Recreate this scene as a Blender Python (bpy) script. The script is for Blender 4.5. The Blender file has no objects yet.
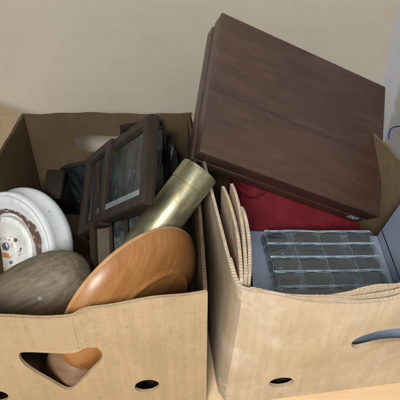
import bpy, bmesh, math, random
from mathutils import Vector, Matrix, noise
random.seed(7)
C = bpy.context.scene.collection
PI = math.pi
F, TH, H = 450.0, math.radians(35), 0.625

# ---------------------------------------------------------------- geometry helpers
def ray(u, v):
    a = (u-200)/F; b = (v-200)/F
    return Vector((a, math.cos(TH)-b*math.sin(TH), -math.sin(TH)-b*math.cos(TH)))
def at(u, v, z=None, y=None):
    r = ray(u, v)
    k = (z-H)/r.z if z is not None else y/r.y
    return Vector((0, 0, H)) + r*k
def rectpose(pts, k):
    """four pixel corners TL TR BR BL of a parallelogram -> 3D corners, first at depth k"""
    R = [ray(*p) for p in pts]
    # k*R0 + c*R2 = b*R1 + d*R3
    M = Matrix((( R[1].x, -R[2].x, R[3].x), (R[1].y, -R[2].y, R[3].y), (R[1].z, -R[2].z, R[3].z)))
    s = M.inverted() @ (R[0]*k)
    return [Vector((0,0,H))+R[0]*k, Vector((0,0,H))+R[1]*s[0], Vector((0,0,H))+R[2]*s[1], Vector((0,0,H))+R[3]*s[2]]

def thing(name, label, cat, mat=None, group=None):
    o = bpy.data.objects.new(name, None); C.objects.link(o)
    o.empty_display_size = .03
    if mat is None: mat = Matrix.Identity(4)
    if isinstance(mat, Vector): mat = Matrix.Translation(mat)
    o.matrix_world = mat
    o['label'] = label; o['category'] = cat
    if group: o['group'] = group
    return o
def tag(o, label, cat, group=None):
    o['label'] = label; o['category'] = cat
    if group: o['group'] = group
    return o
def worldmat(o):
    return (worldmat(o.parent) if o.parent else Matrix.Identity(4)) @ o.matrix_basis
def obj(name, bm, mat, parent=None, local=False, smooth=False, origin=None):
    """link a bmesh as ONE object; verts are world coordinates unless local"""
    me = bpy.data.meshes.new(name)
    o = bpy.data.objects.new(name, me); C.objects.link(o)
    if parent:
        o.parent = parent
        if not local: bm.transform(worldmat(parent).inverted())
    elif origin is not None:
        bm.transform(Matrix.Translation(-Vector(origin))); o.location = origin
    bmesh.ops.recalc_face_normals(bm, faces=bm.faces)
    if smooth:
        for f in bm.faces: f.smooth = True
        for e in bm.edges:
            if len(e.link_faces) == 2 and e.calc_face_angle(0) > math.radians(38): e.smooth = False
    bm.to_mesh(me); bm.free()
    me.materials.append(mat)
    return o
def B(): return bmesh.new()
def join(bm, other):
    me = bpy.data.meshes.new('t'); other.to_mesh(me); other.free(); bm.from_mesh(me); bpy.data.meshes.remove(me)
def box(bm, a, b, bev=0.0, seg=2, M=None):
    t = B(); bmesh.ops.create_cube(t, size=1)
    for v in t.verts: v.co = Vector([a[i]+(v.co[i]+.5)*(b[i]-a[i]) for i in range(3)])
    if bev: bmesh.ops.bevel(t, geom=t.edges[:], offset=bev, segments=seg, affect='EDGES', profile=.6)
    if M is not None: t.transform(M)
    join(bm, t)
def lathe(bm, prof, n=64, M=None, wob=None, closed=False):
    """prof list of (radius, height) about local z"""
    t = B(); rings = []
    for r, h in prof:
        rings.append([t.verts.new((r*math.cos(2*PI*i/n), r*math.sin(2*PI*i/n), h)) for i in range(n)] if r > 1e-6 else [t.verts.new((0, 0, h))])
    m = len(rings)
    for k in range(m if closed else m-1):
        a, b = rings[k], rings[(k+1) % m]
        for i in range(n):
            j = (i+1) % n
            if len(a) == 1 and len(b) == 1: continue
            if len(a) == 1: t.faces.new((a[0], b[i], b[j]))
            elif len(b) == 1: t.faces.new((a[i], a[j], b[0]))
            else: t.faces.new((a[i], a[j], b[j], b[i]))
    if wob:
        for v in t.verts: v.co = wob(v.co)
    if M is not None: t.transform(M)
    join(bm, t)
def tube(bm, pts, r, n=10):
    t = B(); rings = []; up = Vector((.13, .21, 1)).normalized()
    for i, p in enumerate(pts):
        d = (pts[min(i+1, len(pts)-1)]-pts[max(i-1, 0)]).normalized()
        x = d.cross(up).normalized(); y = d.cross(x)
        rings.append([t.verts.new(p+(x*math.cos(2*PI*k/n)+y*math.sin(2*PI*k/n))*r) for k in range(n)])
    for a, b in zip(rings, rings[1:]):
        for i in range(n): t.faces.new((a[i], a[(i+1) % n], b[(i+1) % n], b[i]))
    t.faces.new(rings[0]); t.faces.new(rings[-1][::-1])
    join(bm, t)
def frame_from(zaxis, xhint, origin):
    z = Vector(zaxis).normalized(); x = Vector(xhint); x = (x-z*x.dot(z)).normalized(); y = z.cross(x)
    return Matrix(((x.x, y.x, z.x, origin[0]), (x.y, y.y, z.y, origin[1]), (x.z, y.z, z.z, origin[2]), (0, 0, 0, 1)))

def flat(outline, holes=(), thick=.0045, grid=.02):
    """2D outline with holes -> bmesh slab, z from 0 to thick, cut on a grid so that it can be bent"""
    cu = bpy.data.curves.new('c', 'CURVE'); cu.dimensions = '2D'; cu.fill_mode = 'BOTH'; cu.extrude = thick/2
    for pl in [outline]+list(holes):
        sp = cu.splines.new('POLY'); sp.points.add(len(pl)-1); sp.use_cyclic_u = True
        for i, p in enumerate(pl): sp.points[i].co = (p[0], p[1], 0, 1)
    o = bpy.data.objects.new('c', cu); C.objects.link(o)
    dg = bpy.context.evaluated_depsgraph_get(); dg.update()
    me = bpy.data.meshes.new_from_object(o.evaluated_get(dg))
    bm = B(); bm.from_mesh(me)
    bpy.data.objects.remove(o); bpy.data.curves.remove(cu); bpy.data.meshes.remove(me)
    bmesh.ops.remove_doubles(bm, verts=bm.verts, dist=1e-5)
    for v in bm.verts: v.co.z += thick/2
    if grid:
        xs = [p[0] for p in outline]; ys = [p[1] for p in outline]
        for ax, lo, hi in ((0, min(xs), max(xs)), (1, min(ys), max(ys))):
            c = lo+grid
            while c < hi-1e-4:
                co = [0, 0, 0]; no = [0, 0, 0]; co[ax] = c; no[ax] = 1
                bmesh.ops.bisect_plane(bm, geom=bm.verts[:]+bm.edges[:]+bm.faces[:], plane_co=co, plane_no=no)
                c += grid
    return bm
def strip(L, t0, t1, d, n):
    t = B(); a = [[t.verts.new((L*i/n, tt, d(L*i/n))) for i in range(n+1)] for tt in (t0, t1)]
    for i in range(n): t.faces.new((a[0][i], a[0][i+1], a[1][i+1], a[1][i]))
    return t
def carton_wall(L, Hh, mapf, holes=(), thick=.0045, lip=.002):
    """corrugated board: solid below, open fluted edge along the top"""
    bm = flat([(0, 0), (L, 0), (L, Hh-lip), (0, Hh-lip)], holes, thick)
    n = int(L/.0009); w = .0007
    for d0 in (0.0, thick-w):
        for dd in (0, w): join(bm, strip(L, Hh-lip-.0005, Hh, lambda s, q=d0+dd: q, int(L/.0015)))
        t = B(); m = int(L/.0015)
        a = [[t.verts.new((L*i/m, Hh, q)) for i in range(m+1)] for q in (d0, d0+w)]
        for i in range(m): t.faces.new((a[0][i], a[0][i+1], a[1][i+1], a[1][i]))
        join(bm, t)
    t = B(); a = [[], [], []]
    for i in range(n+1):
        x = L*i/n; z = Hh-.0009+.0008*math.sin(2*PI*x/.0052+1.1*math.sin(x*47))*(.55+.9*noise.noise(Vector((x*60, 1, 2))))
        for k, d in enumerate((w, thick/2, thick-w)): a[k].append(t.verts.new((x, z-(.0003 if k != 1 else 0), d)))
    for k in (0, 1):
        for i in range(n): t.faces.new((a[k][i], a[k][i+1], a[k+1][i+1], a[k+1][i]))
    join(bm, t)
    for v in bm.verts: v.co = mapf(v.co.x, v.co.y, v.co.z)
    return bm
def polymap(bot, top, hb, ht, up=lambda s: 0):
    """s runs along the plan polylines; t height; d inward (to the left of the walking direction)"""
    def mk(pl):
        ls = [0]
        for a, b in zip(pl, pl[1:]): ls.append(ls[-1]+(Vector(b)-Vector(a)).length)
        def f(q):
            x = q*ls[-1]
            for i in range(len(pl)-1):
                if x <= ls[i+1] or i == len(pl)-2:
                    k = (x-ls[i])/(ls[i+1]-ls[i]); return Vector(pl[i]).lerp(Vector(pl[i+1]), k)
        def g(q):
            return sum((f(min(max(q+e, 0), 1)) for e in (-.012, 0, .012)), Vector((0, 0)))/3 if .012 < q < .988 else f(q)
        return g, ls[-1]
    fb, lb = mk(bot); ft, lt = mk(top)
    L = lt
    def m(s, t, d):
        q = s/L; k = t/ht; k2 = k*k*(3-2*k) if 0 <= k <= 1 else k
        p = fb(q).lerp(ft(q), k2); e = .01
        tg = (fb(min(q+e, 1)).lerp(ft(min(q+e, 1)), k2)-fb(max(q-e, 0)).lerp(ft(max(q-e, 0)), k2)).normalized()
        nrm = Vector((-tg.y, tg.x))
        p = p+nrm*d
        return Vector((p.x, p.y, hb+t+up(s)*k*k))
    return m, L

# ---------------------------------------------------------------- material helpers
def newmat(name):
    m = bpy.data.materials.new(name); m.use_nodes = True
    nt = m.node_tree; return m, nt, nt.nodes['Principled BSDF']
def N(nt, typ, **kw):
    n = nt.nodes.new(typ)
    for k, v in kw.items():
        if k in n.inputs: n.inputs[k].default_value = v
        else: setattr(n, k, v)
    return n
def ramp(nt, src, stops):
    r = nt.nodes.new('ShaderNodeValToRGB'); el = r.color_ramp.elements
    while len(el) < len(stops): el.new(.5)
    for e, (p, c) in zip(el, stops): e.position = p; e.color = (*c, 1) if len(c) == 3 else c
    nt.links.new(src, r.inputs[0]); return r
def tex(nt, scale, detail=4, rough=.55, sc=(1, 1, 1), rot=(0, 0, 0), dist=0):
    tc = nt.nodes.new('ShaderNodeTexCoord'); mp = nt.nodes.new('ShaderNodeMapping')
    mp.inputs['Scale'].default_value = sc; mp.inputs['Rotation'].default_value = rot
    nt.links.new(tc.outputs['Object'], mp.inputs[0])
    n = N(nt, 'ShaderNodeTexNoise', Scale=scale, Detail=detail, Roughness=rough, Distortion=dist)
    nt.links.new(mp.outputs[0], n.inputs['Vector']); return n
def mixc(nt, fac, a, b, mode='MIX'):
    m = nt.nodes.new('ShaderNodeMix'); m.data_type = 'RGBA'; m.blend_type = mode
    for inp, v in ((m.inputs[0], fac), (m.inputs[6], a), (m.inputs[7], b)):
        if isinstance(v, (int, float)): inp.default_value = v
        elif isinstance(v, tuple): inp.default_value = (*v, 1)
        else: nt.links.new(v, inp)
    return m.outputs[2]
def bump(nt, bs, src, dist=.001, strength=.5):
    b = N(nt, 'ShaderNodeBump', Strength=strength, Distance=dist)
    nt.links.new(src, b.inputs['Height']); nt.links.new(b.outputs[0], bs.inputs['Normal'])
def noisy(name, c1, c2, scale=8, rough=.6, c3=None, s3=60, bmp=.0004, bs_scale=200, lo=.35, hi=.65, sc=(1, 1, 1), rot=(0, 0, 0), metal=0, spec=.5, dist=0):
    m, nt, bs = newmat(name)
    n = tex(nt, scale, 6, .6, sc, rot, dist); col = ramp(nt, n.outputs[0], [(lo, c1), (hi, c2)]).outputs[0]
    if c3:
        n3 = tex(nt, s3, 5, .65); r3 = ramp(nt, n3.outputs[0], [(.52, (0, 0, 0)), (.74, (1, 1, 1))])
        col = mixc(nt, r3.outputs[0], col, c3)
    if name.startswith('cardboard'):
        fl = tex(nt, 130, 3, .5, (1, 1, .04)); r4 = ramp(nt, fl.outputs[0], [(.35, (.93, .93, .93)), (.65, (1.04, 1.04, 1.04))]); col = mixc(nt, 1.0, col, r4.outputs[0], 'MULTIPLY')
        fb = tex(nt, 420, 3, .7, (1, 1, 1)); r5 = ramp(nt, fb.outputs[0], [(.3, (.90, .90, .90)), (.7, (1.06, 1.06, 1.06))]); col = mixc(nt, 1.0, col, r5.outputs[0], 'MULTIPLY')
    nt.links.new(col, bs.inputs['Base Color'])
    bs.inputs['Roughness'].default_value = rough; bs.inputs['Metallic'].default_value = metal
    bs.inputs['Specular IOR Level'].default_value = spec
    if bmp: bump(nt, bs, tex(nt, bs_scale, 4, .6, sc, rot).outputs[0], bmp)
    return m

card_l = noisy('cardboard_plain', (.405, .30, .185), (.465, .35, .22), 9, .82, (.36, .275, .17), 120, .0006, 260, spec=.2)
card_r = noisy('cardboard_scuffed', (.49, .39, .27), (.58, .475, .345), 12, .8, (.64, .555, .45), 22, .0006, 240, spec=.25)
card_shade = noisy('cardboard_painted_shade', (.098, .067, .036), (.125, .087, .048), 8, .85, (.108, .074, .041), 90, .0006, 240, spec=.2)  # kraft brown darkened further: shade inside the boxes put into the colour
card_half_shade = noisy('cardboard_half_shade', (.21, .150, .088), (.26, .188, .112), 8, .85, (.18, .125, .072), 90, .0006, 240, spec=.2)  # in-between cardboard tone, part of the interior shade painted into it
wallm = noisy('wall_paint', (.45, .405, .335), (.54, .49, .41), 2.2, .8, (.46, .415, .345), 9, .0005, 260, spec=.25)
wallr = noisy('wall_paint_side', (.55, .535, .54), (.63, .615, .615), 4, .8, None, 30, .0005, 300, spec=.25)
tablem = noisy('table_wood', (.80, .58, .34), (.88, .68, .44), 5, .55, None, 30, .0003, 160, sc=(1, 9, 1), lo=.3, hi=.7)
darkwood = noisy('dark_wood', (.011, .008, .006), (.022, .016, .011), 12, .75, None, 1, .0006, 120, sc=(1, 1, 6), spec=.2)
rimwood = noisy('frame_wood', (.012, .008, .0055), (.029, .018, .012), 14, .7, None, 1, .0006, 140, sc=(5, 1, 1), spec=.22)
felt = None

def mahogany():
    m, nt, bs = newmat('mahogany')
    g = tex(nt, 9, 8, .62, (1, 7, 7), dist=.8)
    col = ramp(nt, g.outputs[0], [(.25, (.055, .030, .021)), (.5, (.072, .041, .030)), (.75, (.094, .056, .042))]).outputs[0]
    fg = tex(nt, 70, 6, .7, (1, 16, 16)); rf = ramp(nt, fg.outputs[0], [(.3, (.72, .70, .68)), (.55, (1, 1, 1)), (.75, (1.15, 1.12, 1.1))]); col = mixc(nt, 1.0, col, rf.outputs[0], 'MULTIPLY')
    big = tex(nt, 5, 3, .5); r2 = ramp(nt, big.outputs[0], [(.35, (.82, .82, .84)), (.7, (1.12, 1.1, 1.08))])
    col = mixc(nt, .8, col, r2.outputs[0], 'MULTIPLY')
    tc = nt.nodes.new('ShaderNodeTexCoord'); sp_ = nt.nodes.new('ShaderNodeSeparateXYZ'); nt.links.new(tc.outputs['Object'], sp_.inputs[0])
    wv_ = tex(nt, 5, 3, .5); m1 = N(nt, 'ShaderNodeMath', operation='MULTIPLY_ADD'); m1.inputs[1].default_value = .03; nt.links.new(wv_.outputs[0], m1.inputs[0]); nt.links.new(sp_.outputs[1], m1.inputs[2])
    m2 = N(nt, 'ShaderNodeMath', operation='SUBTRACT'); nt.links.new(m1.outputs[0], m2.inputs[0]); m2.inputs[1].default_value = -.003
    m3 = N(nt, 'ShaderNodeMath', operation='ABSOLUTE'); nt.links.new(m2.outputs[0], m3.inputs[0])
    ln = ramp(nt, m3.outputs[0], [(0, (.72, .7, .7)), (.0004, (.82, .8, .8)), (.0009, (1, 1, 1))])
    col = mixc(nt, 1.0, col, ln.outputs[0], 'MULTIPLY')
    nt.links.new(col, bs.inputs['Base Color'])
    rr = ramp(nt, big.outputs[0], [(.3, (.27, .27, .27)), (.7, (.38, .38, .38))]); nt.links.new(rr.outputs[0], bs.inputs['Roughness'])
    bump(nt, bs, tex(nt, 60, 6, .6, (1, 12, 12)).outputs[0], .0004, .6)
    return m
mahog = mahogany()
def bowlwood():
    m, nt, bs = newmat('bowl_wood')
    g = tex(nt, 11, 7, .6, (1.4, 9, 1.4), (0, 0, .5), dist=1.4)
    col = ramp(nt, g.outputs[0], [(.25, (.25, .10, .028)), (.5, (.33, .145, .042)), (.78, (.42, .205, .068))]).outputs[0]
    nt.links.new(col, bs.inputs['Base Color'])
    bs.inputs['Roughness'].default_value = .4
    bs.inputs['Coat Weight'].default_value = .15; bs.inputs['Coat Roughness'].default_value = .2
    bump(nt, bs, tex(nt, 60, 5, .6, (1.4, 9, 1.4), (0, 0, .5)).outputs[0], .0003, .5)
    return m
bowlm = bowlwood()
def greywood():
    m, nt, bs = newmat('weathered_wood')
    g = tex(nt, 26, 8, .65, (5, 5, .7), dist=.7)
    col = ramp(nt, g.outputs[0], [(.28, (.085, .066, .042)), (.5, (.16, .128, .086)), (.74, (.235, .195, .14))]).outputs[0]
    sp = tex(nt, 45, 4, .7); r = ramp(nt, sp.outputs[0], [(.62, (0, 0, 0)), (.80, (1, 1, 1))])
    col = mixc(nt, r.outputs[0], col, (.11, .088, .06))
    nt.links.new(col, bs.inputs['Base Color']); bs.inputs['Roughness'].default_value = .62
    bump(nt, bs, g.outputs[0], .0007, .5)
    return m
greyw = greywood()
def brassm():
    m, nt, bs = newmat('aged_brass')
    g = tex(nt, 22, 6, .65, (3, 3, 1)); col = ramp(nt, g.outputs[0], [(.3, (.17, .15, .09)), (.5, (.36, .34, .22)), (.8, (.52, .50, .37))]).outputs[0]
    nt.links.new(col, bs.inputs['Base Color']); bs.inputs['Metallic'].default_value = .85
    rr = ramp(nt, g.outputs[0], [(.3, (.5, .5, .5)), (.7, (.38, .38, .38))]); nt.links.new(rr.outputs[0], bs.inputs['Roughness'])
    bump(nt, bs, tex(nt, 60, 4, .6, (1, 1, 8)).outputs[0], .0002, .5)
    return m
brass = brassm()
def enamel():
    m, nt, bs = newmat('chipped_white_paint')
    n = tex(nt, 16, 6, .6); col = ramp(nt, n.outputs[0], [(.3, (.66, .72, .74)), (.6, (.80, .84, .85))]).outputs[0]
    s = tex(nt, 75, 5, .7); r = ramp(nt, s.outputs[0], [(.645, (0, 0, 0)), (.70, (1, 1, 1))])
    col = mixc(nt, r.outputs[0], col, (.24, .15, .10))
    g2 = tex(nt, 9, 6, .7); r2 = ramp(nt, g2.outputs[0], [(.50, (0, 0, 0)), (.72, (1, 1, 1))]); col = mixc(nt, r2.outputs[0], col, (.42, .42, .39))
    nt.links.new(col, bs.inputs['Base Color']); bs.inputs['Roughness'].default_value = .38
    bump(nt, bs, tex(nt, 50, 5, .6).outputs[0], .0006, .4)
    return m
white = enamel()
def enamel_rusty():
    m, nt, bs = newmat('stained_white_paint')
    n = tex(nt, 30, 6, .65); col = ramp(nt, n.outputs[0], [(.32, (.42, .34, .26)), (.42, (.74, .72, .66)), (.55, (.84, .87, .86))]).outputs[0]
    s = tex(nt, 60, 6, .7); r = ramp(nt, s.outputs[0], [(.62, (0, 0, 0)), (.68, (1, 1, 1))])
    col = mixc(nt, r.outputs[0], col, (.16, .085, .055))
    nt.links.new(col, bs.inputs['Base Color']); bs.inputs['Roughness'].default_value = .5
    bump(nt, bs, s.outputs[0], .0008, .5)
    return m
white2 = enamel_rusty()
rust = noisy('rust', (.10, .060, .055), (.22, .13, .10), 60, .8, (.75, .74, .70), 80, .001, 150)
steel = noisy('dull_steel', (.20, .22, .25), (.36, .38, .40), 40, .4, None, 1, .0003, 100, metal=.7)
blackm = noisy('black_lacquer', (.006, .006, .007), (.014, .013, .013), 20, .3)
def glassm(name, c1, c2, speck=True, rough=.22):
    m, nt, bs = newmat(name)
    n = tex(nt, 30, 5, .65, (1.6, .7, 1), dist=.6); col = ramp(nt, n.outputs[0], [(.42, c1), (.68, c2)]).outputs[0]
    if speck:
        s = tex(nt, 150, 3, .5); r = ramp(nt, s.outputs[0], [(.69, (0, 0, 0)), (.79, (1, 1, 1))]); col = mixc(nt, r.outputs[0], col, (.19, .23, .23))
    nt.links.new(col, bs.inputs['Base Color']); bs.inputs['Roughness'].default_value = rough
    bs.inputs['Coat Weight'].default_value = .0; bs.inputs['Specular IOR Level'].default_value = .35
    return m
dusty = glassm('dusty_dark_glass', (.008, .011, .012), (.040, .055, .060))
dusty2 = glassm('green_dusty_glass', (.015, .022, .020), (.10, .13, .12))
reflm = noisy('painted_reflection', (.05, .07, .075), (.17, .21, .215), 20, .5)  # pale tone of a reflection on the glass, painted as colour
tanm = noisy('tan_board', (.06, .046, .031), (.095, .075, .052), 14, .6)
coverm = noisy('blue_grey_vinyl', (.23, .285, .37), (.27, .33, .42), 10, .42, None, 1, .0004, 500)
def plasticm():
    m = bpy.data.materials.new('clear_plastic'); m.use_nodes = True; nt = m.node_tree
    for n in list(nt.nodes): nt.nodes.remove(n)
    out = nt.nodes.new('ShaderNodeOutputMaterial')
    g = N(nt, 'ShaderNodeBsdfGlossy', Roughness=.16); g.inputs[0].default_value = (.85, .92, 1, 1)
    d = N(nt, 'ShaderNodeBsdfDiffuse'); d.inputs[0].default_value = (.34, .41, .46, 1)
    t = N(nt, 'ShaderNodeBsdfTransparent'); t.inputs[0].default_value = (.92, .945, .96, 1)
    lw = N(nt, 'ShaderNodeFresnel', IOR=1.5)
    nz = tex(nt, 38, 3, .5, (1, 3.2, 1), dist=.6); b = N(nt, 'ShaderNodeBump', Strength=.5, Distance=.0025)
    nt.links.new(nz.outputs[0], b.inputs['Height'])
    for x in (g, lw): nt.links.new(b.outputs[0], x.inputs['Normal'])
    m1 = N(nt, 'ShaderNodeMixShader'); m1.inputs[0].default_value = .08
    nt.links.new(t.outputs[0], m1.inputs[1]); nt.links.new(d.outputs[0], m1.inputs[2])
    ad = nt.nodes.new('ShaderNodeMath'); ad.operation = 'MULTIPLY_ADD'; ad.inputs[1].default_value = 1.5; ad.inputs[2].default_value = .03
    nt.links.new(lw.outputs[0], ad.inputs[0])
    m2 = nt.nodes.new('ShaderNodeMixShader'); nt.links.new(ad.outputs[0], m2.inputs[0])
    nt.links.new(m1.outputs[0], m2.inputs[1]); nt.links.new(g.outputs[0], m2.inputs[2])
    nt.links.new(m2.outputs[0], out.inputs[0]); return m
plastic = plasticm()
coinm = noisy('old_coin', (.016, .022, .020), (.038, .048, .042), 70, .45, (.03, .03, .028), 130, .0008, 220, metal=.5)
insert = noisy('dark_insert', (.22, .27, .31), (.30, .35, .39), 25, .5)
def tapem():
    m, nt, bs = newmat('packing_tape'); bs.inputs['Base Color'].default_value = (.66, .52, .36, 1)
    bs.inputs['Roughness'].default_value = .25; bs.inputs['Alpha'].default_value = .2
    bump(nt, bs, tex(nt, 60, 4, .6, (1, 1, .3)).outputs[0], .0012, .6); return m
tape = tapem()
def clothm():
    m, nt, bs = newmat('red_cloth'); n = tex(nt, 25, 6, .6)
    nt.links.new(ramp(nt, n.outputs[0], [(.3, (.27, .028, .042)), (.7, (.40, .052, .070))]).outputs[0], bs.inputs['Base Color'])
    bs.inputs['Roughness'].default_value = .85; bs.inputs['Specular IOR Level'].default_value = .15
    bump(nt, bs, tex(nt, 700, 3, .6).outputs[0], .0006, .7); return m
redm = clothm()
bluem = noisy('blue_plastic', (.03, .05, .40), (.05, .08, .55), 20, .4)

# ---------------------------------------------------------------- setting
def struct(name, bm, mat, origin=None):
    o = obj(name, bm, mat, origin=origin); o['kind'] = 'structure'; return o
WY, WX = 1.0, .416
bm = B(); box(bm, (-2.2, -1.6, -.03), (WX+.04, WY+.04, 0)); struct('table_surface', bm, tablem)
bm = B(); box(bm, (-2.2, WY, .0), (WX, WY+.03, 1.6)); struct('wall_back', bm, wallm)
bm = B(); box(bm, (WX, .0, .0), (WX+.03, WY+.03, 1.6)); struct('wall_right', bm, wallr)

# ---------------------------------------------------------------- left carton
RZ = .24
def cross(u, v, P, Q):
    """pixel ray -> (distance along P..Q, height) on the upright plane through P and Q"""
    P = Vector((*P, 0)); Q = Vector((*Q, 0)); d = (Q-P).normalized(); n = Vector((-d.y, d.x, 0)); r = ray(u, v)
    k = n.dot(P)/n.dot(r); X = Vector((0, 0, H))+r*k
    return ((X-P).dot(d), X.z)
FL, FR, BR, BL = (-.315, .3285), (.009, .365), (-.022, .86), (-.366, .86)
topl = [(-.315, .333), (-.217, .3268), (-.139, .3282), (-.1275, .3375), (-.06, .3505), (.009, .365)]
boxL = thing('cardboard_box', 'plain tan cardboard box on the left filled with brass tube, wooden bowl and dark frames', 'box', Vector((-.17, .6, 0)), 'open cardboard boxes')
heart = [(19, 357), (19, 353.5), (23, 352), (40, 352.5), (60, 353.5), (71, 354), (78, 352), (84, 348.5), (91, 347), (98, 348), (102, 352), (102.5, 357), (100, 363), (92, 371), (80, 382), (72, 389.5), (68, 390.5), (60, 387), (48, 380), (32, 371), (22, 363)]
A0, A1 = (-.217, .3368), (.009, .365)
off = (Vector(A0)-Vector(FL)).length
def toL(p):
    s, t = cross(p[0], p[1], FL, FR); return (s, t)
def chaikin(pl, k=2):
    for _ in range(k):
        o = []
        for a, b in zip(pl, pl[1:]+pl[:1]):
            o += [(a[0]*.75+b[0]*.25, a[1]*.75+b[1]*.25), (a[0]*.25+b[0]*.75, a[1]*.25+b[1]*.75)]
        pl = o
    return pl
def oval(cx, cy, a, b, n=28, rot=0):
    return [(cx+a*math.cos(2*PI*i/n)*math.cos(rot)-b*math.sin(2*PI*i/n)*math.sin(rot), cy+a*math.cos(2*PI*i/n)*math.sin(rot)+b*math.sin(2*PI*i/n)*math.cos(rot)) for i in range(n)]
def project(X):
    d = X-Vector((0, 0, H)); c, n = math.cos(TH), math.sin(TH)
    z = d.y*c-d.z*n; return Vector((200+F*d.x/z, 200-F*(d.y*n+d.z*c)/z))
def inv(mp, p, s, t):
    for _ in range(25):
        a = project(mp(s, t, 0)); e = Vector(p)-a
        ds = (project(mp(s+.001, t, 0))-a)/.001; dt = (project(mp(s, t+.001, 0))-a)/.001
        det = ds.x*dt.y-ds.y*dt.x
        s += .8*(e.x*dt.y-e.y*dt.x)/det; t += .8*(ds.x*e.y-ds.y*e.x)/det
    return (s, t)
mpL, LL = polymap([FL, FR], topl, 0, RZ, lambda s: .0016*math.sin(s*31)+.001*math.sin(s*77))
toL2 = lambda p: inv(mpL, p, .2, .12)
holes = [[toL2(p) for p in chaikin(heart)], [toL2(p) for p in oval(147, 386, 12.5, 6, rot=-.12)], [toL2(p) for p in oval(-4, 397, 12.5, 6)]]
obj('front_panel', carton_wall(LL, RZ, mpL, holes, lip=.002), card_l, boxL, smooth=True)
def side(P, Q, Hh, bulge=0, ph=0, bb=0):
    m = (Vector(P)+Vector(Q))/2; d = (Vector(Q)-Vector(P)).normalized(); n = Vector((-d.y, d.x))
    def pl(b): return [P]+[tuple(Vector(P).lerp(Vector(Q), k)-n*b*math.sin(PI*k)) for k in (.15, .3, .5, .7, .85)]+[Q]
    return polymap(pl(bb), pl(bulge), 0, Hh, lambda s: .0015*math.sin(s*27+ph)+.0008*math.sin(s*90+ph))
m, L = side((.0085, .3705), BR, RZ, .004, 1); obj('side_panel', carton_wall(L, RZ, m), card_shade, boxL)
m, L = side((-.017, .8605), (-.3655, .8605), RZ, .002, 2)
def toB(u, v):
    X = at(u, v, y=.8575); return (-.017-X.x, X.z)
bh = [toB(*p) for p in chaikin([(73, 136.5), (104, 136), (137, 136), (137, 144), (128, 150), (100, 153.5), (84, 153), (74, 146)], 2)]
obj('back_panel', carton_wall(L, RZ, m, [bh]), card_shade, boxL)
m, L = side(BL, (-.3155, .334), RZ, .004, 3); obj('side_panel', carton_wall(L, RZ, m), card_shade, boxL)
bm = B(); t = flat([FL, FR, BR, BL], thick=.004, grid=0); join(bm, t)
for v in bm.verts: v.co.z += .001; v.co.x = v.co.x*.985-.003; v.co.y = .6+(v.co.y-.6)*.985
obj('bottom_panel', bm, card_shade, boxL)
# side flap opened outwards on the far left
a = Vector((-.368, .862, RZ)); b = Vector((-.322, .36, RZ)); w = Vector((-.13, 0, .075))
bm = flat([(0, 0), (.5, 0), (.49, .15), (.012, .15)], thick=.0045, grid=.03)
ax = (b-a).normalized(); ay = w.normalized(); az = ax.cross(ay)
for v in bm.verts: v.co = a+ax*v.co.x+ay*v.co.y+az*(v.co.z+.012*math.sin(v.co.y*12))
obj('flap', bm, card_l, boxL)
# tape from the rim down to the hand hole
s0, s1 = toL((39, 330))[0], toL((81, 330))[0]
bm = B(); t = flat([inv(mpL, (41, 351), .2, .2), inv(mpL, (79, 350), .2, .2), (s1, RZ-.001), (s0+.001, RZ-.001)], thick=.0003, grid=.008)
for v in t.verts: v.co = mpL(v.co.x, v.co.y, v.co.z-.0007)
join(bm, t); obj('tape', bm, tape, boxL)

# ---------------------------------------------------------------- right carton
boxR = thing('cardboard_box', 'pale scuffed cardboard box on the right holding red cloth and a coin album', 'box', Vector((.18, .62, 0)), 'open cardboard boxes')
rF = [(243, 293), (262, 295.5), (285, 298.8), (310, 301.5), (335, 303), (352, 303.5), (366, 302.5), (380, 300.5), (400, 298)]
RH = .235
tp = [at(u, v, z=RH) for u, v in rF]
tp = [(p.x, p.y) for p in tp]
top = [(.0345, .428), (.039, .395), (.0445, .375), (.0515, tp[0][1]+.003)]+tp[1:]+[(.30, .395), (.372, .407), (.386, .412)]
def bl(x): return .3685+(x-.045)*.137
bot = [(.022, .428), (.0255, .395), (.031, .376), (.042, .3695)]+[(p[0], bl(p[0])) for p in tp[1:]]+[(.30, bl(.30)), (.372, bl(.372)), (.386, .418)]
mpR, LR = polymap(bot, top, 0, RH, lambda s: .0022*math.sin(s*23)+.0012*math.sin(s*71+1)+.0007*math.sin(2*PI*s/.0056+2.3*math.sin(s*40))*(.3+s*2+.8*noise.noise(Vector((s*20,0,0)))))
def arclen(pl, x):
    l = 0
    for a, b in zip(pl, pl[1:]):
        if a[0] <= x <= b[0] and b[0] > a[0]: return l+(Vector(b)-Vector(a)).length*(x-a[0])/(b[0]-a[0])
        l += (Vector(b)-Vector(a)).length
    return l
def toR(p, back=.0):
    P, Q = (.045, .3685-back), (.385, bl(.385)-back)
    s, t = cross(p[0], p[1], P, Q); d = (Vector(Q)-Vector(P)).normalized(); X = P[0]+d.x*s
    return (arclen(bot, X)*LR/arclen(bot, 9), t)
hl = [(350, 345), (355, 339), (366, 334.5), (378, 331), (395, 328.5), (412, 327.5), (428, 327.5), (438, 333), (430, 341), (412, 341), (395, 341.5), (380, 343), (366, 346.5), (355, 349)]
toR2 = lambda p: inv(mpR, p, .2, .1)
holes = [[toR2(p) for p in chaikin(hl)], [toR2(p) for p in oval(281.5, 382.5, 12.5, 4.8, rot=-.12)]]
obj('front_panel', carton_wall(LR, RH, mpR, holes, .006), card_r, boxR, smooth=True)
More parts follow.
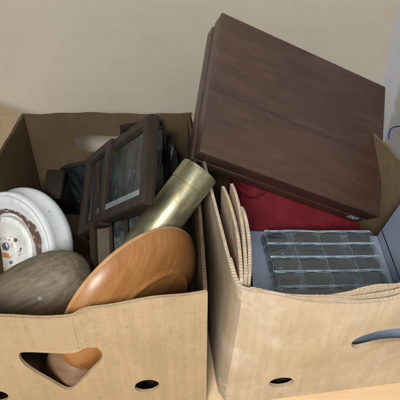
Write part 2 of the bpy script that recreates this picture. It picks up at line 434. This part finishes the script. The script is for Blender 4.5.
# inner folded flap lining the front, lower edge visible behind the rim
def inner_flap(px, zt, off, ph):
    tq = [at(u, v, z=zt) for u, v in px]; tq = [(p.x, p.y) for p in tq]+[(.30, .401+off), (.370, .408+off)]
    bq = [(p[0], bl(p[0])+off) for p in tq]
    mm, LL_ = polymap(bq, tq, 0, zt, lambda s: .0014*math.sin(s*19+ph)+.0016*math.sin(s*63+ph)+.0008*math.sin(2*PI*s/.0061+2.7*math.sin(s*33+ph))*(.2+s*3+.9*noise.noise(Vector((s*24, 3+ph, 0)))))
    obj('front_flap', carton_wall(LL_, zt-.16, lambda s, t_, d: mm(s, t_+.16, d), [], .0045), card_r, boxR, smooth=True)
inner_flap([(250, 291), (285, 295.5), (310, 297.5), (335, 298.5), (352, 298), (366, 295.5), (380, 293.5), (400, 291.5)], RH+.001, .0072, 2)
inner_flap([(330, 295.6), (352, 293.5), (366, 289.8), (380, 287), (400, 285.5)], RH+.002, .0135, 5)
RBL, RBR, RFR = (-.018, .862), (.316, .905), (.386, .418)
m, L = polymap([(-.030, .862), (.022, .4285)], [RBL, (.0345, .4285)], 0, RH); obj('side_panel', carton_wall(L, RH, m), card_r, boxR)
m, L = side(RFR, RBR, RH, .0, 5); obj('side_panel', carton_wall(L, RH, m), card_half_shade, boxR)
m, L = side((RBR[0]-.006, RBR[1]), (RBL[0]+.006, RBL[1]), RH-.01, .0, 6); obj('back_panel', carton_wall(L, RH-.01, m), card_shade, boxR)
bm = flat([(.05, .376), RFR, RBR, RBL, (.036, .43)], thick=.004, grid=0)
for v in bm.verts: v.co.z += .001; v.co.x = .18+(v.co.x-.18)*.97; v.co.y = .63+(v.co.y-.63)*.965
obj('bottom_panel', bm, card_shade, boxR)
# three flaps folded down inside along the left
def leaf(P, Q, z0, z1, lean, ph, name='flap', taper=.0):
    P = Vector(P); Q = Vector(Q); L = (Q-P).length; d = (Q-P)/L; n = Vector((d.y, -d.x))
    def m(s, t, dd):
        k = t/(z1-z0); p = P+d*s+n*(dd+lean*k+.006*math.sin(PI*s/L)*k)
        return Vector((p.x, p.y, z0+t*(1-taper*max(0, (s/L-.72)/.28)**2)+.002*math.sin(s*30+ph)))
    return obj(name, carton_wall(L, z1-z0, m), card_r, boxR)
leaf((.0475, .386), (.034, .60), .06, .241, .0, 0, taper=.05)
leaf((.0525, .388), (.0475, .60), .06, .243, .0, 2, taper=.04)
leaf((.0575, .392), (.0555, .555), .08, .243, .0, 4, taper=.12)
# ---------------------------------------------------------------- big wooden case
P = rectpose([(222, 12), (386, 87), (380, 217), (200, 151.5)], .80)
e1 = P[1]-P[0]; e2 = P[0]-P[3]
nz = e1.cross(e2).normalized(); xa = (e1.normalized()+(P[2]-P[3]).normalized()).normalized()
cen = sum(P, Vector())/4
Mc = frame_from(nz, xa, cen)
ya_ = ((P[0]-P[3])+(P[1]-P[2])).normalized(); Ry = Mc.to_3x3().inverted() @ ya_; SK = Ry.x/Ry.y
xa2 = (P[1]-P[0]).normalized(); print('skew', SK)
W = ((P[1]-P[0]).length+(P[2]-P[3]).length)/4; D = ((P[0]-P[3]).length+(P[1]-P[2]).length)/4
case = thing('wooden_case', 'large flat dark mahogany case lying tilted across the back of the right box', 'wooden case', Mc)
bm = B(); box(bm, (-W, -D, -.036), (W, D, 0), .0035, 4)
for v in bm.verts: v.co.x += SK*v.co.y
lid = obj('lid', bm, mahog, case, local=True, smooth=True)
bm = B(); box(bm, (-W+.006, -D+.006, -.0435), (W-.006, D-.006, -.0365)); box(bm, (-W-.001, -D+.001, -.073), (W-.001, D-.001, -.0437), .002, 2)
for v in bm.verts: v.co.x += SK*v.co.y
obj('base', bm, mahog, case, local=True, smooth=True)
bm = B(); box(bm, (W-.033, -D-.0014, -.0545), (W-.013, -D+.0012, -.0415), .001, 2)
for v in bm.verts: v.co.x -= SK*D
clasp = obj('clasp', bm, noisy('bright_clasp', (.35, .40, .46), (.55, .60, .66), 40, .4, None, 1, .0002, 90, metal=.6), case, local=True, smooth=True)
bm = B(); lathe(bm, [(0, .0022), (.0022, .0018), (.0026, 0)], 20, frame_from((0, -1, 0), (1, 0, 0), (W-.023-SK*D, -D-.0015, -.048)))
obj('clasp_stud', bm, steel, clasp, local=True, smooth=True)

# ---------------------------------------------------------------- brass tube
Ta = at(200, 170.5, z=.2815); Tb = at(151, 236, z=.212); ax = (Ta-Tb).normalized()
Lt = (Ta-Tb).length+.03; R = .0288
tb = thing('brass_tube', 'thick aged brass tube leaning over the rim between the boxes', 'brass tube', frame_from(ax, (1, 0, 0), Ta-ax*Lt))
bm = B(); lathe(bm, [(R*1.00, 0), (R*1.0, Lt-.033), (R*.985, Lt-.0325), (R*.985, Lt-.0305), (R*1.012, Lt-.030), (R*1.012, Lt-.005), (R*1.0, Lt-.0015), (R*.97, Lt), (R*.93, Lt), (R*.92, Lt-.004), (R*.92, .001), (R*.95, 0)], 96, closed=True)
obj('tube_wall', bm, brass, tb, local=True, smooth=True)
bm = B(); lathe(bm, [(0, Lt-.012), (R*.915, Lt-.012), (R*.915, Lt-.016), (0, Lt-.016)], 64); obj('inner_disc', bm, brass, tb, local=True, smooth=True)

# ---------------------------------------------------------------- wooden bowl on its edge
bc = at(133.6, 298.6, y=.4345)
rr_, uu, ww = Vector((1, 0, 0)), Vector((0, .574, .819)), Vector((0, -.819, .574))
tilt = .481
d1 = math.cos(.939)*rr_+math.sin(.939)*uu; mi = math.sin(.939)*rr_-math.cos(.939)*uu
nb = tilt*ww+math.sqrt(1-tilt*tilt)*mi
bowl = thing('wooden_bowl', 'polished orange-brown wooden bowl standing on its edge at the front of the left box', 'bowl', frame_from(nb, d1, bc))
Rb = .1172
prof = [(Rb, 0), (Rb*.985, .006), (Rb*.93, .0155), (Rb*.84, .024), (Rb*.75, .030), (Rb*.69, .0328), (Rb*.668, .0338), (Rb*.655, .0356), (Rb*.64, .0370), (Rb*.622, .0372), (Rb*.605, .0366), (Rb*.57, .0362), (Rb*.3, .0362), (0, .0362)]
inner = [(0, .029), (Rb*.4, .0285), (Rb*.62, .025), (Rb*.8, .016), (Rb*.92, .006), (Rb*.965, -.001), (Rb*.985, -.0025)]
prof = [(r, h*.98) for r, h in prof]
bm = B(); lathe(bm, inner+prof, 128, wob=lambda co: Vector((co.x-co.z*.2*(1-math.hypot(co.x, co.y)/Rb*.3), co.y, co.z))); obj('bowl_body', bm, bowlm, bowl, local=True, smooth=True)
bm = B(); lathe(bm, [(Rb*.972, -.0028), (Rb*.985, -.0045), (Rb*1.002, -.0038), (Rb*1.007, -.001), (Rb*1.002, .0012), (Rb*.99, .0005)], 128, closed=True)
obj('rim_band', bm, noisy('pale_rim_wood', (.40, .22, .10), (.52, .31, .16), 40, .4), bowl, local=True, smooth=True)

# ---------------------------------------------------------------- weathered wooden float
oc = at(33, 297, y=.452)
oax = (.80*rr_+.48*uu+.12*ww).normalized()
ov = thing('wooden_float', 'weathered grey-brown rounded wooden float lying below the white drum', 'wooden float', frame_from(oax, ww, oc))
def wv(co):
    k = 1+.025*noise.noise(co*22)+.012*noise.noise(co*60); return Vector((co.x*k, co.y*k, co.z*k))
A, Bq = .092, .053
pr = [(Bq*math.cos(q)**.78 if abs(math.cos(q)) > 1e-4 else 0, A*math.sin(q)) for q in [(-PI/2+PI*i/40) for i in range(41)]]
pr[0] = (0, -A); pr[-1] = (0, A)
pr = [(r*(1-.03*math.exp(-((h-.70*A)/.0016)**2)), h) for r, h in pr]
bm = B(); lathe(bm, pr, 72, wob=wv); obj('float_body', bm, greyw, ov, local=True, smooth=True)
hit = at(40, 297, y=.40)
Mo = ov.matrix_basis.inverted(); pl_ = Mo @ at(40, 298, y=.41)
# nail head set on the surface where the photograph shows a pale dot
o0 = Mo @ Vector((0, 0, H)); dr = (Mo.to_3x3() @ ray(40, 298)).normalized(); best = None
for i in range(2000):
    q = o0+dr*(.3+i*.0003)
    if (q.x/Bq)**2+(q.y/Bq)**2+(q.z/A)**2 < 1.0: best = q; break
if best is not None:
    nn = Vector((best.x/Bq**2, best.y/Bq**2, best.z/A**2)).normalized()
    bm = B(); lathe(bm, [(0, .0004), (.0026, .0003), (.0036, -.0006), (.0036, -.004)], 20, frame_from(nn, (0, 0, 1), best+nn*.0018))
    obj('nail_head', bm, noisy('pale_nail', (.20, .21, .20), (.33, .34, .33), 160, .6), ov, local=True, smooth=True)

# ---------------------------------------------------------------- white rusty drum
dc = at(11, 246, y=.575)
nd = (-.42*rr_-.16*uu+.89*ww).normalized()
dm = thing('metal_drum', 'round white painted metal drum with a rusty ring and central bolt', 'metal drum', frame_from(nd, rr_, dc))
Rd = .092
bm = B(); lathe(bm, [(0, -.052), (Rd*.95, -.052), (Rd*1.0, -.048), (Rd*1.018, -.042), (Rd*1.018, -.034), (Rd*.99, -.030), (Rd*.985, -.012), (Rd*.99, -.009), (Rd*1.0, -.002), (Rd*.985, .001), (Rd*.95, .002), (Rd*.90, .000), (Rd*.86, .0015), (Rd*.82, .001), (Rd*.69, -.001), (Rd*.68, -.006), (0, -.006)], 112)
obj('drum_body', bm, white, dm, local=True, smooth=True)
bm = B(); t = B(); n = 90; rr0 = []
for i in range(n+1):
    a_ = math.radians(-35+250*i/n); wd = .0026+.0078*max(0, math.cos((a_-math.radians(22))*1.5))**3*(1 if abs(a_-math.radians(22)) < 1 else 0)+.0030*noise.noise(Vector((i*.45, 0, 0)))
    c = Rd*.63+wd*.4
    rr0.append([t.verts.new((math.cos(a_)*(c+s*wd), math.sin(a_)*(c+s*wd), z)) for s, z in ((-1, -.006), (-.9, -.0010), (.9, .0026), (1.0, -.002))])
for a_, b_ in zip(rr0, rr0[1:]):
    for k in range(3): t.faces.new((a_[k], a_[k+1], b_[k+1], b_[k]))
join(bm, t); obj('rust_ring', bm, rust, dm, local=True)
bm = B(); lathe(bm, [(Rd*.555, -.0055), (Rd*.55, .003), (Rd*.52, .0055), (Rd*.46, .006), (Rd*.40, .0045), (Rd*.2, .005), (Rd*.17, .008), (Rd*.10, .0085), (0, .0085)], 80)
hub = obj('hub_plate', bm, white2, dm, local=True, smooth=True)
bm = B(); lathe(bm, [(.0072, .008), (.0072, .0125), (.0060, .0135), (0, .0135)], 6, Matrix.Translation((.0, .002, 0)))
obj('centre_bolt', bm, steel, hub, local=True)
for (x, y) in ((.018, .014), (-.02, .012), (.004, -.026)):
    bm = B(); lathe(bm, [(.0032, .0045), (.0032, .0072), (.002, .0082), (0, .0082)], 16, Matrix.Translation((x, y, 0))); obj('rivet', bm, rust, hub, local=True, smooth=True)
bm = B(); box(bm, (-.012, -.019, .005), (.004, -.010, .0092), .001); obj('spring_clip', bm, noisy('orange_rust', (.45, .22, .09), (.6, .34, .16), 60, .7), hub, local=True)

# ---------------------------------------------------------------- dark frames
def picture(name, label, quad, k, w, depth, gm, cat='picture frame', group='dark frames and boxes stacked in the left box', strip_w=0, wood=rimwood, slat=None, Wid=None):
    P = rectpose(quad, k)
    c = sum(P, Vector())/4; xa = ((P[1]-P[0])+(P[2]-P[3])).normalized(); ya = (P[0]-P[3])+(P[1]-P[2]); nz = xa.cross(ya.normalized()).normalized()
    M = frame_from(nz, xa, c); Mi = M.inverted(); q = [Mi @ p for p in P]
    r = thing(name, label, cat, M, group)
    # four mitred bars
    def inset(i):
        a = q[i]; b = q[(i+1) % 4]; d = q[i-1]
        u = (b-a).normalized(); v = (d-a).normalized(); s = max(abs(u.cross(v).length), .3)
        return a+(u+v)*(w/s)
    ins = [inset(i) for i in range(4)]
    names = ['top_rail', 'side_rail', 'bottom_rail', 'side_rail']
    for i in range(4):
        j = (i+1) % 4; t = B()
        vv = []
        for z, e in ((-depth, 0), (-.0025, 0), (0, .12), (.0, .75), (-.004, 1), (-depth, 1)):
            vv.append([t.verts.new(q[i].lerp(ins[i], e)+Vector((0, 0, z))), t.verts.new(q[j].lerp(ins[j], e)+Vector((0, 0, z)))])
        for a in range(6):
            b = (a+1) % 6; t.faces.new((vv[a][0], vv[a][1], vv[b][1], vv[b][0]))
        t.faces.new([v[0] for v in vv]); t.faces.new([v[1] for v in vv][::-1])
        obj(names[i], t, wood, r, local=True)
    def sheet(cs, z0, z1):
        t = B(); lo = [t.verts.new(c+Vector((0, 0, z0))) for c in cs]; hi = [t.verts.new(c+Vector((0, 0, z1))) for c in cs]
        t.faces.new(hi); t.faces.new(lo[::-1])
        for a in range(len(cs)): t.faces.new((lo[a], lo[(a+1) % len(cs)], hi[(a+1) % len(cs)], hi[a]))
        return t
    f0 = lambda cs: [Vector((c.x, c.y, 0)) for c in cs]
    I = f0(ins)
    obj('glass', sheet(I, -depth+.001, -depth*.45), gm, r, local=True)
    obj('backing_board', sheet(f0(q), -depth-.003, -depth-.0003), darkwood, r, local=True)
    if strip_w:
        hi0 = I[3].lerp(I[0], strip_w); hi1 = I[2].lerp(I[1], strip_w*.85)
        obj('reflection_strip', sheet([hi0, hi1, I[2], I[3]], -depth*.45+.0003, -depth*.45+.0015), reflm, r, local=True)  # lit lower edge of the glass, laid on as a pale strip
    if slat:
        a, b = slat
        for mu in (.30, .62): obj('mullion', sheet([I[0].lerp(I[1], mu-.035), I[0].lerp(I[1], mu+.035), I[3].lerp(I[2], mu+.035), I[3].lerp(I[2], mu-.035)], -depth*.45+.0004, -depth*.1), wood, r, local=True)
        obj('tan_panel', sheet([I[0].lerp(I[1], a), I[0].lerp(I[1], b), I[3].lerp(I[2], b), I[3].lerp(I[2], a)], -depth*.45+.0003, -depth*.25), tanm, r, local=True)
    return r
picture('picture_frame', 'largest dark wooden frame with speckled grey glass, leaning in the left box', [(96, 152), (149, 113), (143, 204), (89, 226)], .70, .0165, .012, dusty, strip_w=.10)
picture('picture_frame', 'narrow dark brown frame edge showing along the left of the speckled glass frame', [(86, 158), (110, 138), (100, 225), (77, 236)], .715, .016, .014, dusty, wood=rimwood)
picture('picture_frame', 'dark frame with a tan panel beside its glass, just above the wooden bowl', [(88, 222), (152, 205), (152, 272), (91, 286)], .66, .0115, .02, dusty2, slat=(.0, .26))
picture('picture_frame', 'small narrow frame with dull glass between white drum and speckled frame', [(60, 168), (86, 163), (84, 215), (62, 214)], .83, .004, .012, dusty)
picture('picture_frame', 'plain narrow dark frame standing right behind the speckled glass frame', [(149, 129), (166, 125), (168, 205), (151, 210)], .82, .005, .014, blackm, wood=darkwood)
picture('picture_frame', 'dark frame lying low at the back, seen between grey-topped box and speckled frame', [(84, 172), (112, 156), (112, 235), (86, 240)], .86, .006, .014, dusty, wood=darkwood)
picture('picture_frame', 'dark frame tilted behind the top corner of the speckled glass frame', [(120, 128), (160, 120), (163, 190), (126, 198)], .86, .008, .014, dusty2, wood=darkwood)
# dark oval hand mirror
c = at(171, 163, y=.72); om = thing('hand_mirror', 'black oval mirror standing behind the brass tube', 'mirror', frame_from((-.1, -.9, .35), (1, 0, 0), c))
bm = B(); lathe(bm, [(0, .004), (.9, .004), (1, .002), (1, -.004), (0, -.004)], 48)
for v in bm.verts: v.co.x *= .0145; v.co.y *= .036
obj('mirror_plate', bm, blackm, om, local=True, smooth=True)
bm = B(); box(bm, (-.036, -.05, -.006), (-.017, .03, .004), .004, 3); obj('handle_bar', bm, noisy('grey_bar', (.07, .068, .06), (.11, .105, .09), 30, .5), om, local=True, smooth=True)
# dark lidded box by the back wall of the carton, behind the drum
c = at(52, 178, y=.70)
sb = thing('dark_wooden_box', 'little dark wooden box peeping out behind the white drum', 'box', frame_from((-.1, -.55, .83), (1, -.1, 0), c))
bm = B(); box(bm, (-.010, -.04, -.08), (.022, .014, -.008), .003, 2); obj('box_body', bm, darkwood, sb, local=True, smooth=True)
bm = B(); box(bm, (-.012, -.042, -.0075), (.024, .016, .003), .002, 2); obj('lid', bm, darkwood, sb, local=True, smooth=True)

c = at(81, 370, y=.392); c.z = .006
bm = B(); lathe(bm, [(0, 0), (.030, 0), (.036, .004), (.044, .022), (.0475, .048), (.045, .070), (.0385, .088), (.037, .090), (.030, .102), (.016, .110), (0, .112)], 56, Matrix.Translation(c))
tag(obj('wooden_pot', bm, noisy('brown_turned_wood', (.17, .095, .05), (.26, .155, .085), 16, .5, sc=(1, 1, 5)), smooth=True, origin=c), 'small round brown wooden pot seen low through the hand hole of the left box', 'pot')

# ---------------------------------------------------------------- red cloth heap
t = B(); nx, ny = 90, 110
def hgt(x, y):
    base = .155 if y > .60 else .155-(.60-y)/.05*.04
    base = max(base, .115)
    f = .016*noise.noise(Vector((x*14, y*10, 1)))+.020*abs(noise.noise(Vector((x*26+y*18, y*24, 5))))-.012*abs(noise.noise(Vector((x*17-y*30, y*20+x*20, 9))))+.003*noise.noise(Vector((x*90, y*70, 2)))
    lim = .30-.7*max(0, y-.60)
    return base+f
x0, x1, y0, y1 = .062, .325, .50, .80
g = []
for j in range(ny+1):
    row = []
    for i in range(nx+1):
        kx, ky = i/nx, j/ny
        y = y0+(y1-y0)*ky; x = x0+(x1-x0)*kx - .03*max(0, y-.55)
        e = min(kx, 1-kx)*9
        z = hgt(x, y)*min(1, .45+e)
        if y < .61: z = min(z, .108)
        if .609 < y < .64: z = .106+(hgt(x, y)-.106)*((y-.609)/.031)
        if y < .609 and x > .285: z = .05
        pl0 = Mc @ Vector((0, 0, -.077)); nn = Mc.to_3x3() @ Vector((0, 0, 1))
        zp = pl0.z-(nn.x*(x-pl0.x)+nn.y*(y-pl0.y))/nn.z
        if y > .60: z = min(z, max(zp, .02))
        row.append(t.verts.new((x, y, z)))
    g.append(row)
for j in range(ny):
    for i in range(nx): t.faces.new((g[j][i], g[j][i+1], g[j+1][i+1], g[j+1][i]))
bmesh.ops.solidify(t, geom=t.faces[:], thickness=.0015)
tag(obj('red_cloth', t, redm, smooth=True, origin=(.19, .6, .1)), 'crumpled dark red cloth between the wooden case and the coin album', 'cloth')

# ---------------------------------------------------------------- coin album
AZ = .124
q = [at(250, 231, z=AZ), at(377, 236, z=AZ), at(402, 308, z=AZ), at(254, 308, z=AZ)]
alb = thing('coin_album', 'open blue-grey album with clear coin pages and its cover raised on the right', 'album', Vector((.19, .5, AZ)))
def quadslab(cs, th, nsub=1, f=None):
    t = B(); n = nsub; gr = []
    for z in (0, -th):
        gg = []
        for j in range(n+1):
            rw = []
            for i in range(n+1):
                p = cs[0].lerp(cs[1], i/n).lerp(cs[3].lerp(cs[2], i/n), j/n)+Vector((0, 0, z+(f(i/n, j/n) if f else 0))); rw.append(t.verts.new(p))
            gg.append(rw)
        gr.append(gg)
    for j in range(n):
        for i in range(n):
            t.faces.new((gr[0][j][i], gr[0][j][i+1], gr[0][j+1][i+1], gr[0][j+1][i])); t.faces.new((gr[1][j][i], gr[1][j+1][i], gr[1][j+1][i+1], gr[1][j][i+1]))
    for i in range(n):
        for a, b in (((0, i), (0, i+1)), ((n, i+1), (n, i)), ((i+1, 0), (i, 0)), ((i, n), (i+1, n))):
            t.faces.new((gr[0][a[0]][a[1]], gr[0][b[0]][b[1]], gr[1][b[0]][b[1]], gr[1][a[0]][a[1]]))
    return t
obj('back_cover', quadslab(q, .006), coverm, alb)
# spine and raised cover
s0_, s1_ = q[1], q[2]
lift = Vector((.004, 0, .014))
obj('spine', quadslab([s0_+Vector((.001, 0, .0)), s0_+lift, s1_+lift, s1_+Vector((.001, 0, 0))], .004), coverm, alb)
up_ = Vector((.050, 0, .155))
t = B(); A_ = s0_+lift+Vector((.0005, 0, .0005)); B_ = s1_+lift+Vector((.0005, 0, .0005)); o_ = Vector((.004, 0, -.0015)); cs = [A_, B_, B_+up_, A_+up_]
lo = [t.verts.new(c) for c in cs]; hi = [t.verts.new(c+o_) for c in cs]
t.faces.new(lo); t.faces.new(hi[::-1])
for a in range(4): t.faces.new((lo[a], lo[(a+1) % 4], hi[(a+1) % 4], hi[a]))
bmesh.ops.bevel(t, geom=t.edges[:], offset=.0012, segments=2, affect='EDGES')
obj('front_cover', t, coverm, alb, smooth=True)
# page stack: dark insert block then clear pages
pg = lambda z: [at(u, v, z=AZ+.0145)+Vector((0, 0, z-.0145)) for u, v in ((262.5, 233), (370, 233.5), (397, 303), (281, 306))]
obj('page_backing', quadslab(pg(.0062), .006), insert, alb)
rows, cols = 5, 4
def uvp(u, v, z):
    cs = pg(z); return cs[0].lerp(cs[1], u).lerp(cs[3].lerp(cs[2], u), v)
for k in range(4):
    dx = (.0025*k-.004, .001*k); zz = .0075+.0022*k+(.0060 if k == 3 else 0)
    def f(u, v, k=k):
        e = abs(((v*rows) % 1)-.0); w = math.exp(-((min(e, 1-e))/.09)**2)
        return -.0012*w+.0004*math.sin(u*9+k*2)+.0009*noise.noise(Vector((u*5, v*9, k*3)))+.0018*noise.noise(Vector((u*16, v*5, k)))*(abs(u-.5)*2)**3
    cs = [c+Vector((dx[0]*(1 if i in (0, 3) else -.6), dx[1], 0)) for i, c in enumerate(pg(zz))]
    n = 60; t = B(); gg = [[t.verts.new(cs[0].lerp(cs[1], i/n).lerp(cs[3].lerp(cs[2], i/n), j/n)+Vector((0, 0, f(i/n, j/n)))) for i in range(n+1)] for j in range(n+1)]
    for j in range(n):
        for i in range(n): t.faces.new((gg[j][i], gg[j][i+1], gg[j+1][i+1], gg[j+1][i]))
    pgob = obj('clear_page', t, plastic, alb, smooth=True)
    if k == 3:
        # welded seams: thin ridges of plastic round each pocket
        sm = B()
        for r_ in range(rows+1):
            pts = [uvp(i/30*.98+.01, min(r_/rows+.004, .998), zz+.0009)+Vector((0, 0, f(i/30, r_/rows)+.0004)) for i in range(31)]
            tube(sm, pts, .0012, 6)
            pts = [p+Vector((0, -.0032, .0005+.0006*math.sin(i*1.1+r_))) for i, p in enumerate(pts)]; tube(sm, pts, .0006, 6)
        for c_ in (0, .012, 1, 2, 3, cols-.02, cols+.03):
            pts = [uvp(min(max(c_/cols, .01), .995), j/30, zz+.0009)+Vector((.0012*math.sin(j*1.7+c_), 0, f(c_/cols, j/30)+.0004)) for j in range(31)]
            tube(sm, pts, .00032, 6)
        seam = obj('pocket_seam', sm, noisy('seam_plastic', (.16, .21, .25), (.36, .45, .52), 70, .22), pgob)
ordn = ['first', 'second', 'third', 'fourth', 'fifth']; rown = ['farthest', 'second farthest', 'middle', 'second nearest', 'nearest']
base = None
for r_ in range(rows):
    for c_ in range(cols):
        rad = (.0175, .0150, .0185, .0160)[(r_*3+c_*2+r_*c_) % 4]
        p = uvp((c_+.5)/cols+random.uniform(-.02, .02), (r_+.5)/rows+.01, .0163)
        if base is None:
            t = B(); lathe(t, [(0, .0006), (.62, .0006), (.66, .0009), (.86, .0009), (.90, .0012), (1, .001), (1, -.001), (0, -.001)], 40)
            for v in t.verts: v.co.x *= .015; v.co.y *= .015
            o = obj('coin', t, coinm, smooth=True); base = o
        else:
            o = base.copy(); C.objects.link(o)
        o.location = p; o.scale = (rad/.015, rad/.015, 1); o.rotation_euler = (random.uniform(-.05, .05), random.uniform(-.05, .05), random.uniform(0, 6))
        tag(o, 'dark old coin, %s from the left in the %s row of clear pockets' % (ordn[c_], rown[r_]), 'coin', 'coins in the clear album pockets')
# a closed folder under the album, seen through the hand hole
bm = B(); Mf = Matrix.Translation((.225, .53, .0)) @ Matrix.Rotation(math.radians(7), 4, 'Z')
box(bm, (-.13, -.124, .066), (.11, .09, .098), .004, 3, Mf)
f_ = tag(obj('folder', bm, coverm, smooth=True, origin=(.22, .53, .058)), 'blue folder glimpsed through the hand hole of the right box', 'folder')

# ---------------------------------------------------------------- blue cord on the right wall
pts = []
pk = [(389, 139), (389, 133), (391, 128.5), (395, 126.5), (400, 126), (406, 127), (412, 131), (416, 138), (418, 148)]
def onr(u, v):
    r = ray(u, v); k = (WX-.004)/r.x; return Vector((0, 0, H))+r*k
pk = [onr(*p) for p in pk]
for a, b in zip(pk, pk[1:]):
    for i in range(5): pts.append(a.lerp(b, i/5))
for _ in range(4): pts = [pts[0]]+[(pts[i-1]+pts[i]+pts[i+1])/3 for i in range(1, len(pts)-1)]+[pts[-1]]
bm = B(); tube(bm, pts, .0013, 8); tag(obj('blue_cord', bm, bluem, smooth=True, origin=pts[0]), 'thin blue cord looping against the side wall beside the wooden case', 'cord')

# ---------------------------------------------------------------- camera, light, render
cam = bpy.data.cameras.new('camera'); co = bpy.data.objects.new('camera', cam); C.objects.link(co)
co.location = (0, 0, H); co.rotation_euler = (math.radians(90-35), 0, 0)
cam.sensor_width = 36; cam.lens = 36*F/400; cam.clip_end = 50; cam.clip_start = .01
bpy.context.scene.camera = co
def area(loc, tgt, size, power, col):
    l = bpy.data.lights.new('lamp', 'AREA'); l.shape = 'DISK'; l.size = size; l.energy = power; l.color = col
    o = bpy.data.objects.new('lamp', l); C.objects.link(o); o.location = loc
    o.rotation_euler = (Vector(tgt)-Vector(loc)).to_track_quat('-Z', 'Y').to_euler(); return o
area((-.18, -.56, .98), (0, .42, .15), .38, 19.5, (1, .975, .93))
area((.12, .66, 1.6), (.08, .6, .1), .3, 2.6, (.84, .92, 1))
area((-1.5, .88, .42), (-.1, .97, .12), .3, 7, (.78, .89, 1))
w = bpy.data.worlds.new('World'); bpy.context.scene.world = w; w.use_nodes = True
w.node_tree.nodes['Background'].inputs[0].default_value = (.9, .95, 1, 1); w.node_tree.nodes['Background'].inputs[1].default_value = .06
sc = bpy.context.scene
sc.view_settings.view_transform = 'Standard'; sc.view_settings.look = 'None'; sc.view_settings.exposure = 0; sc.view_settings.gamma = 1
sc.cycles.max_bounces = 8; sc.cycles.transparent_max_bounces = 16
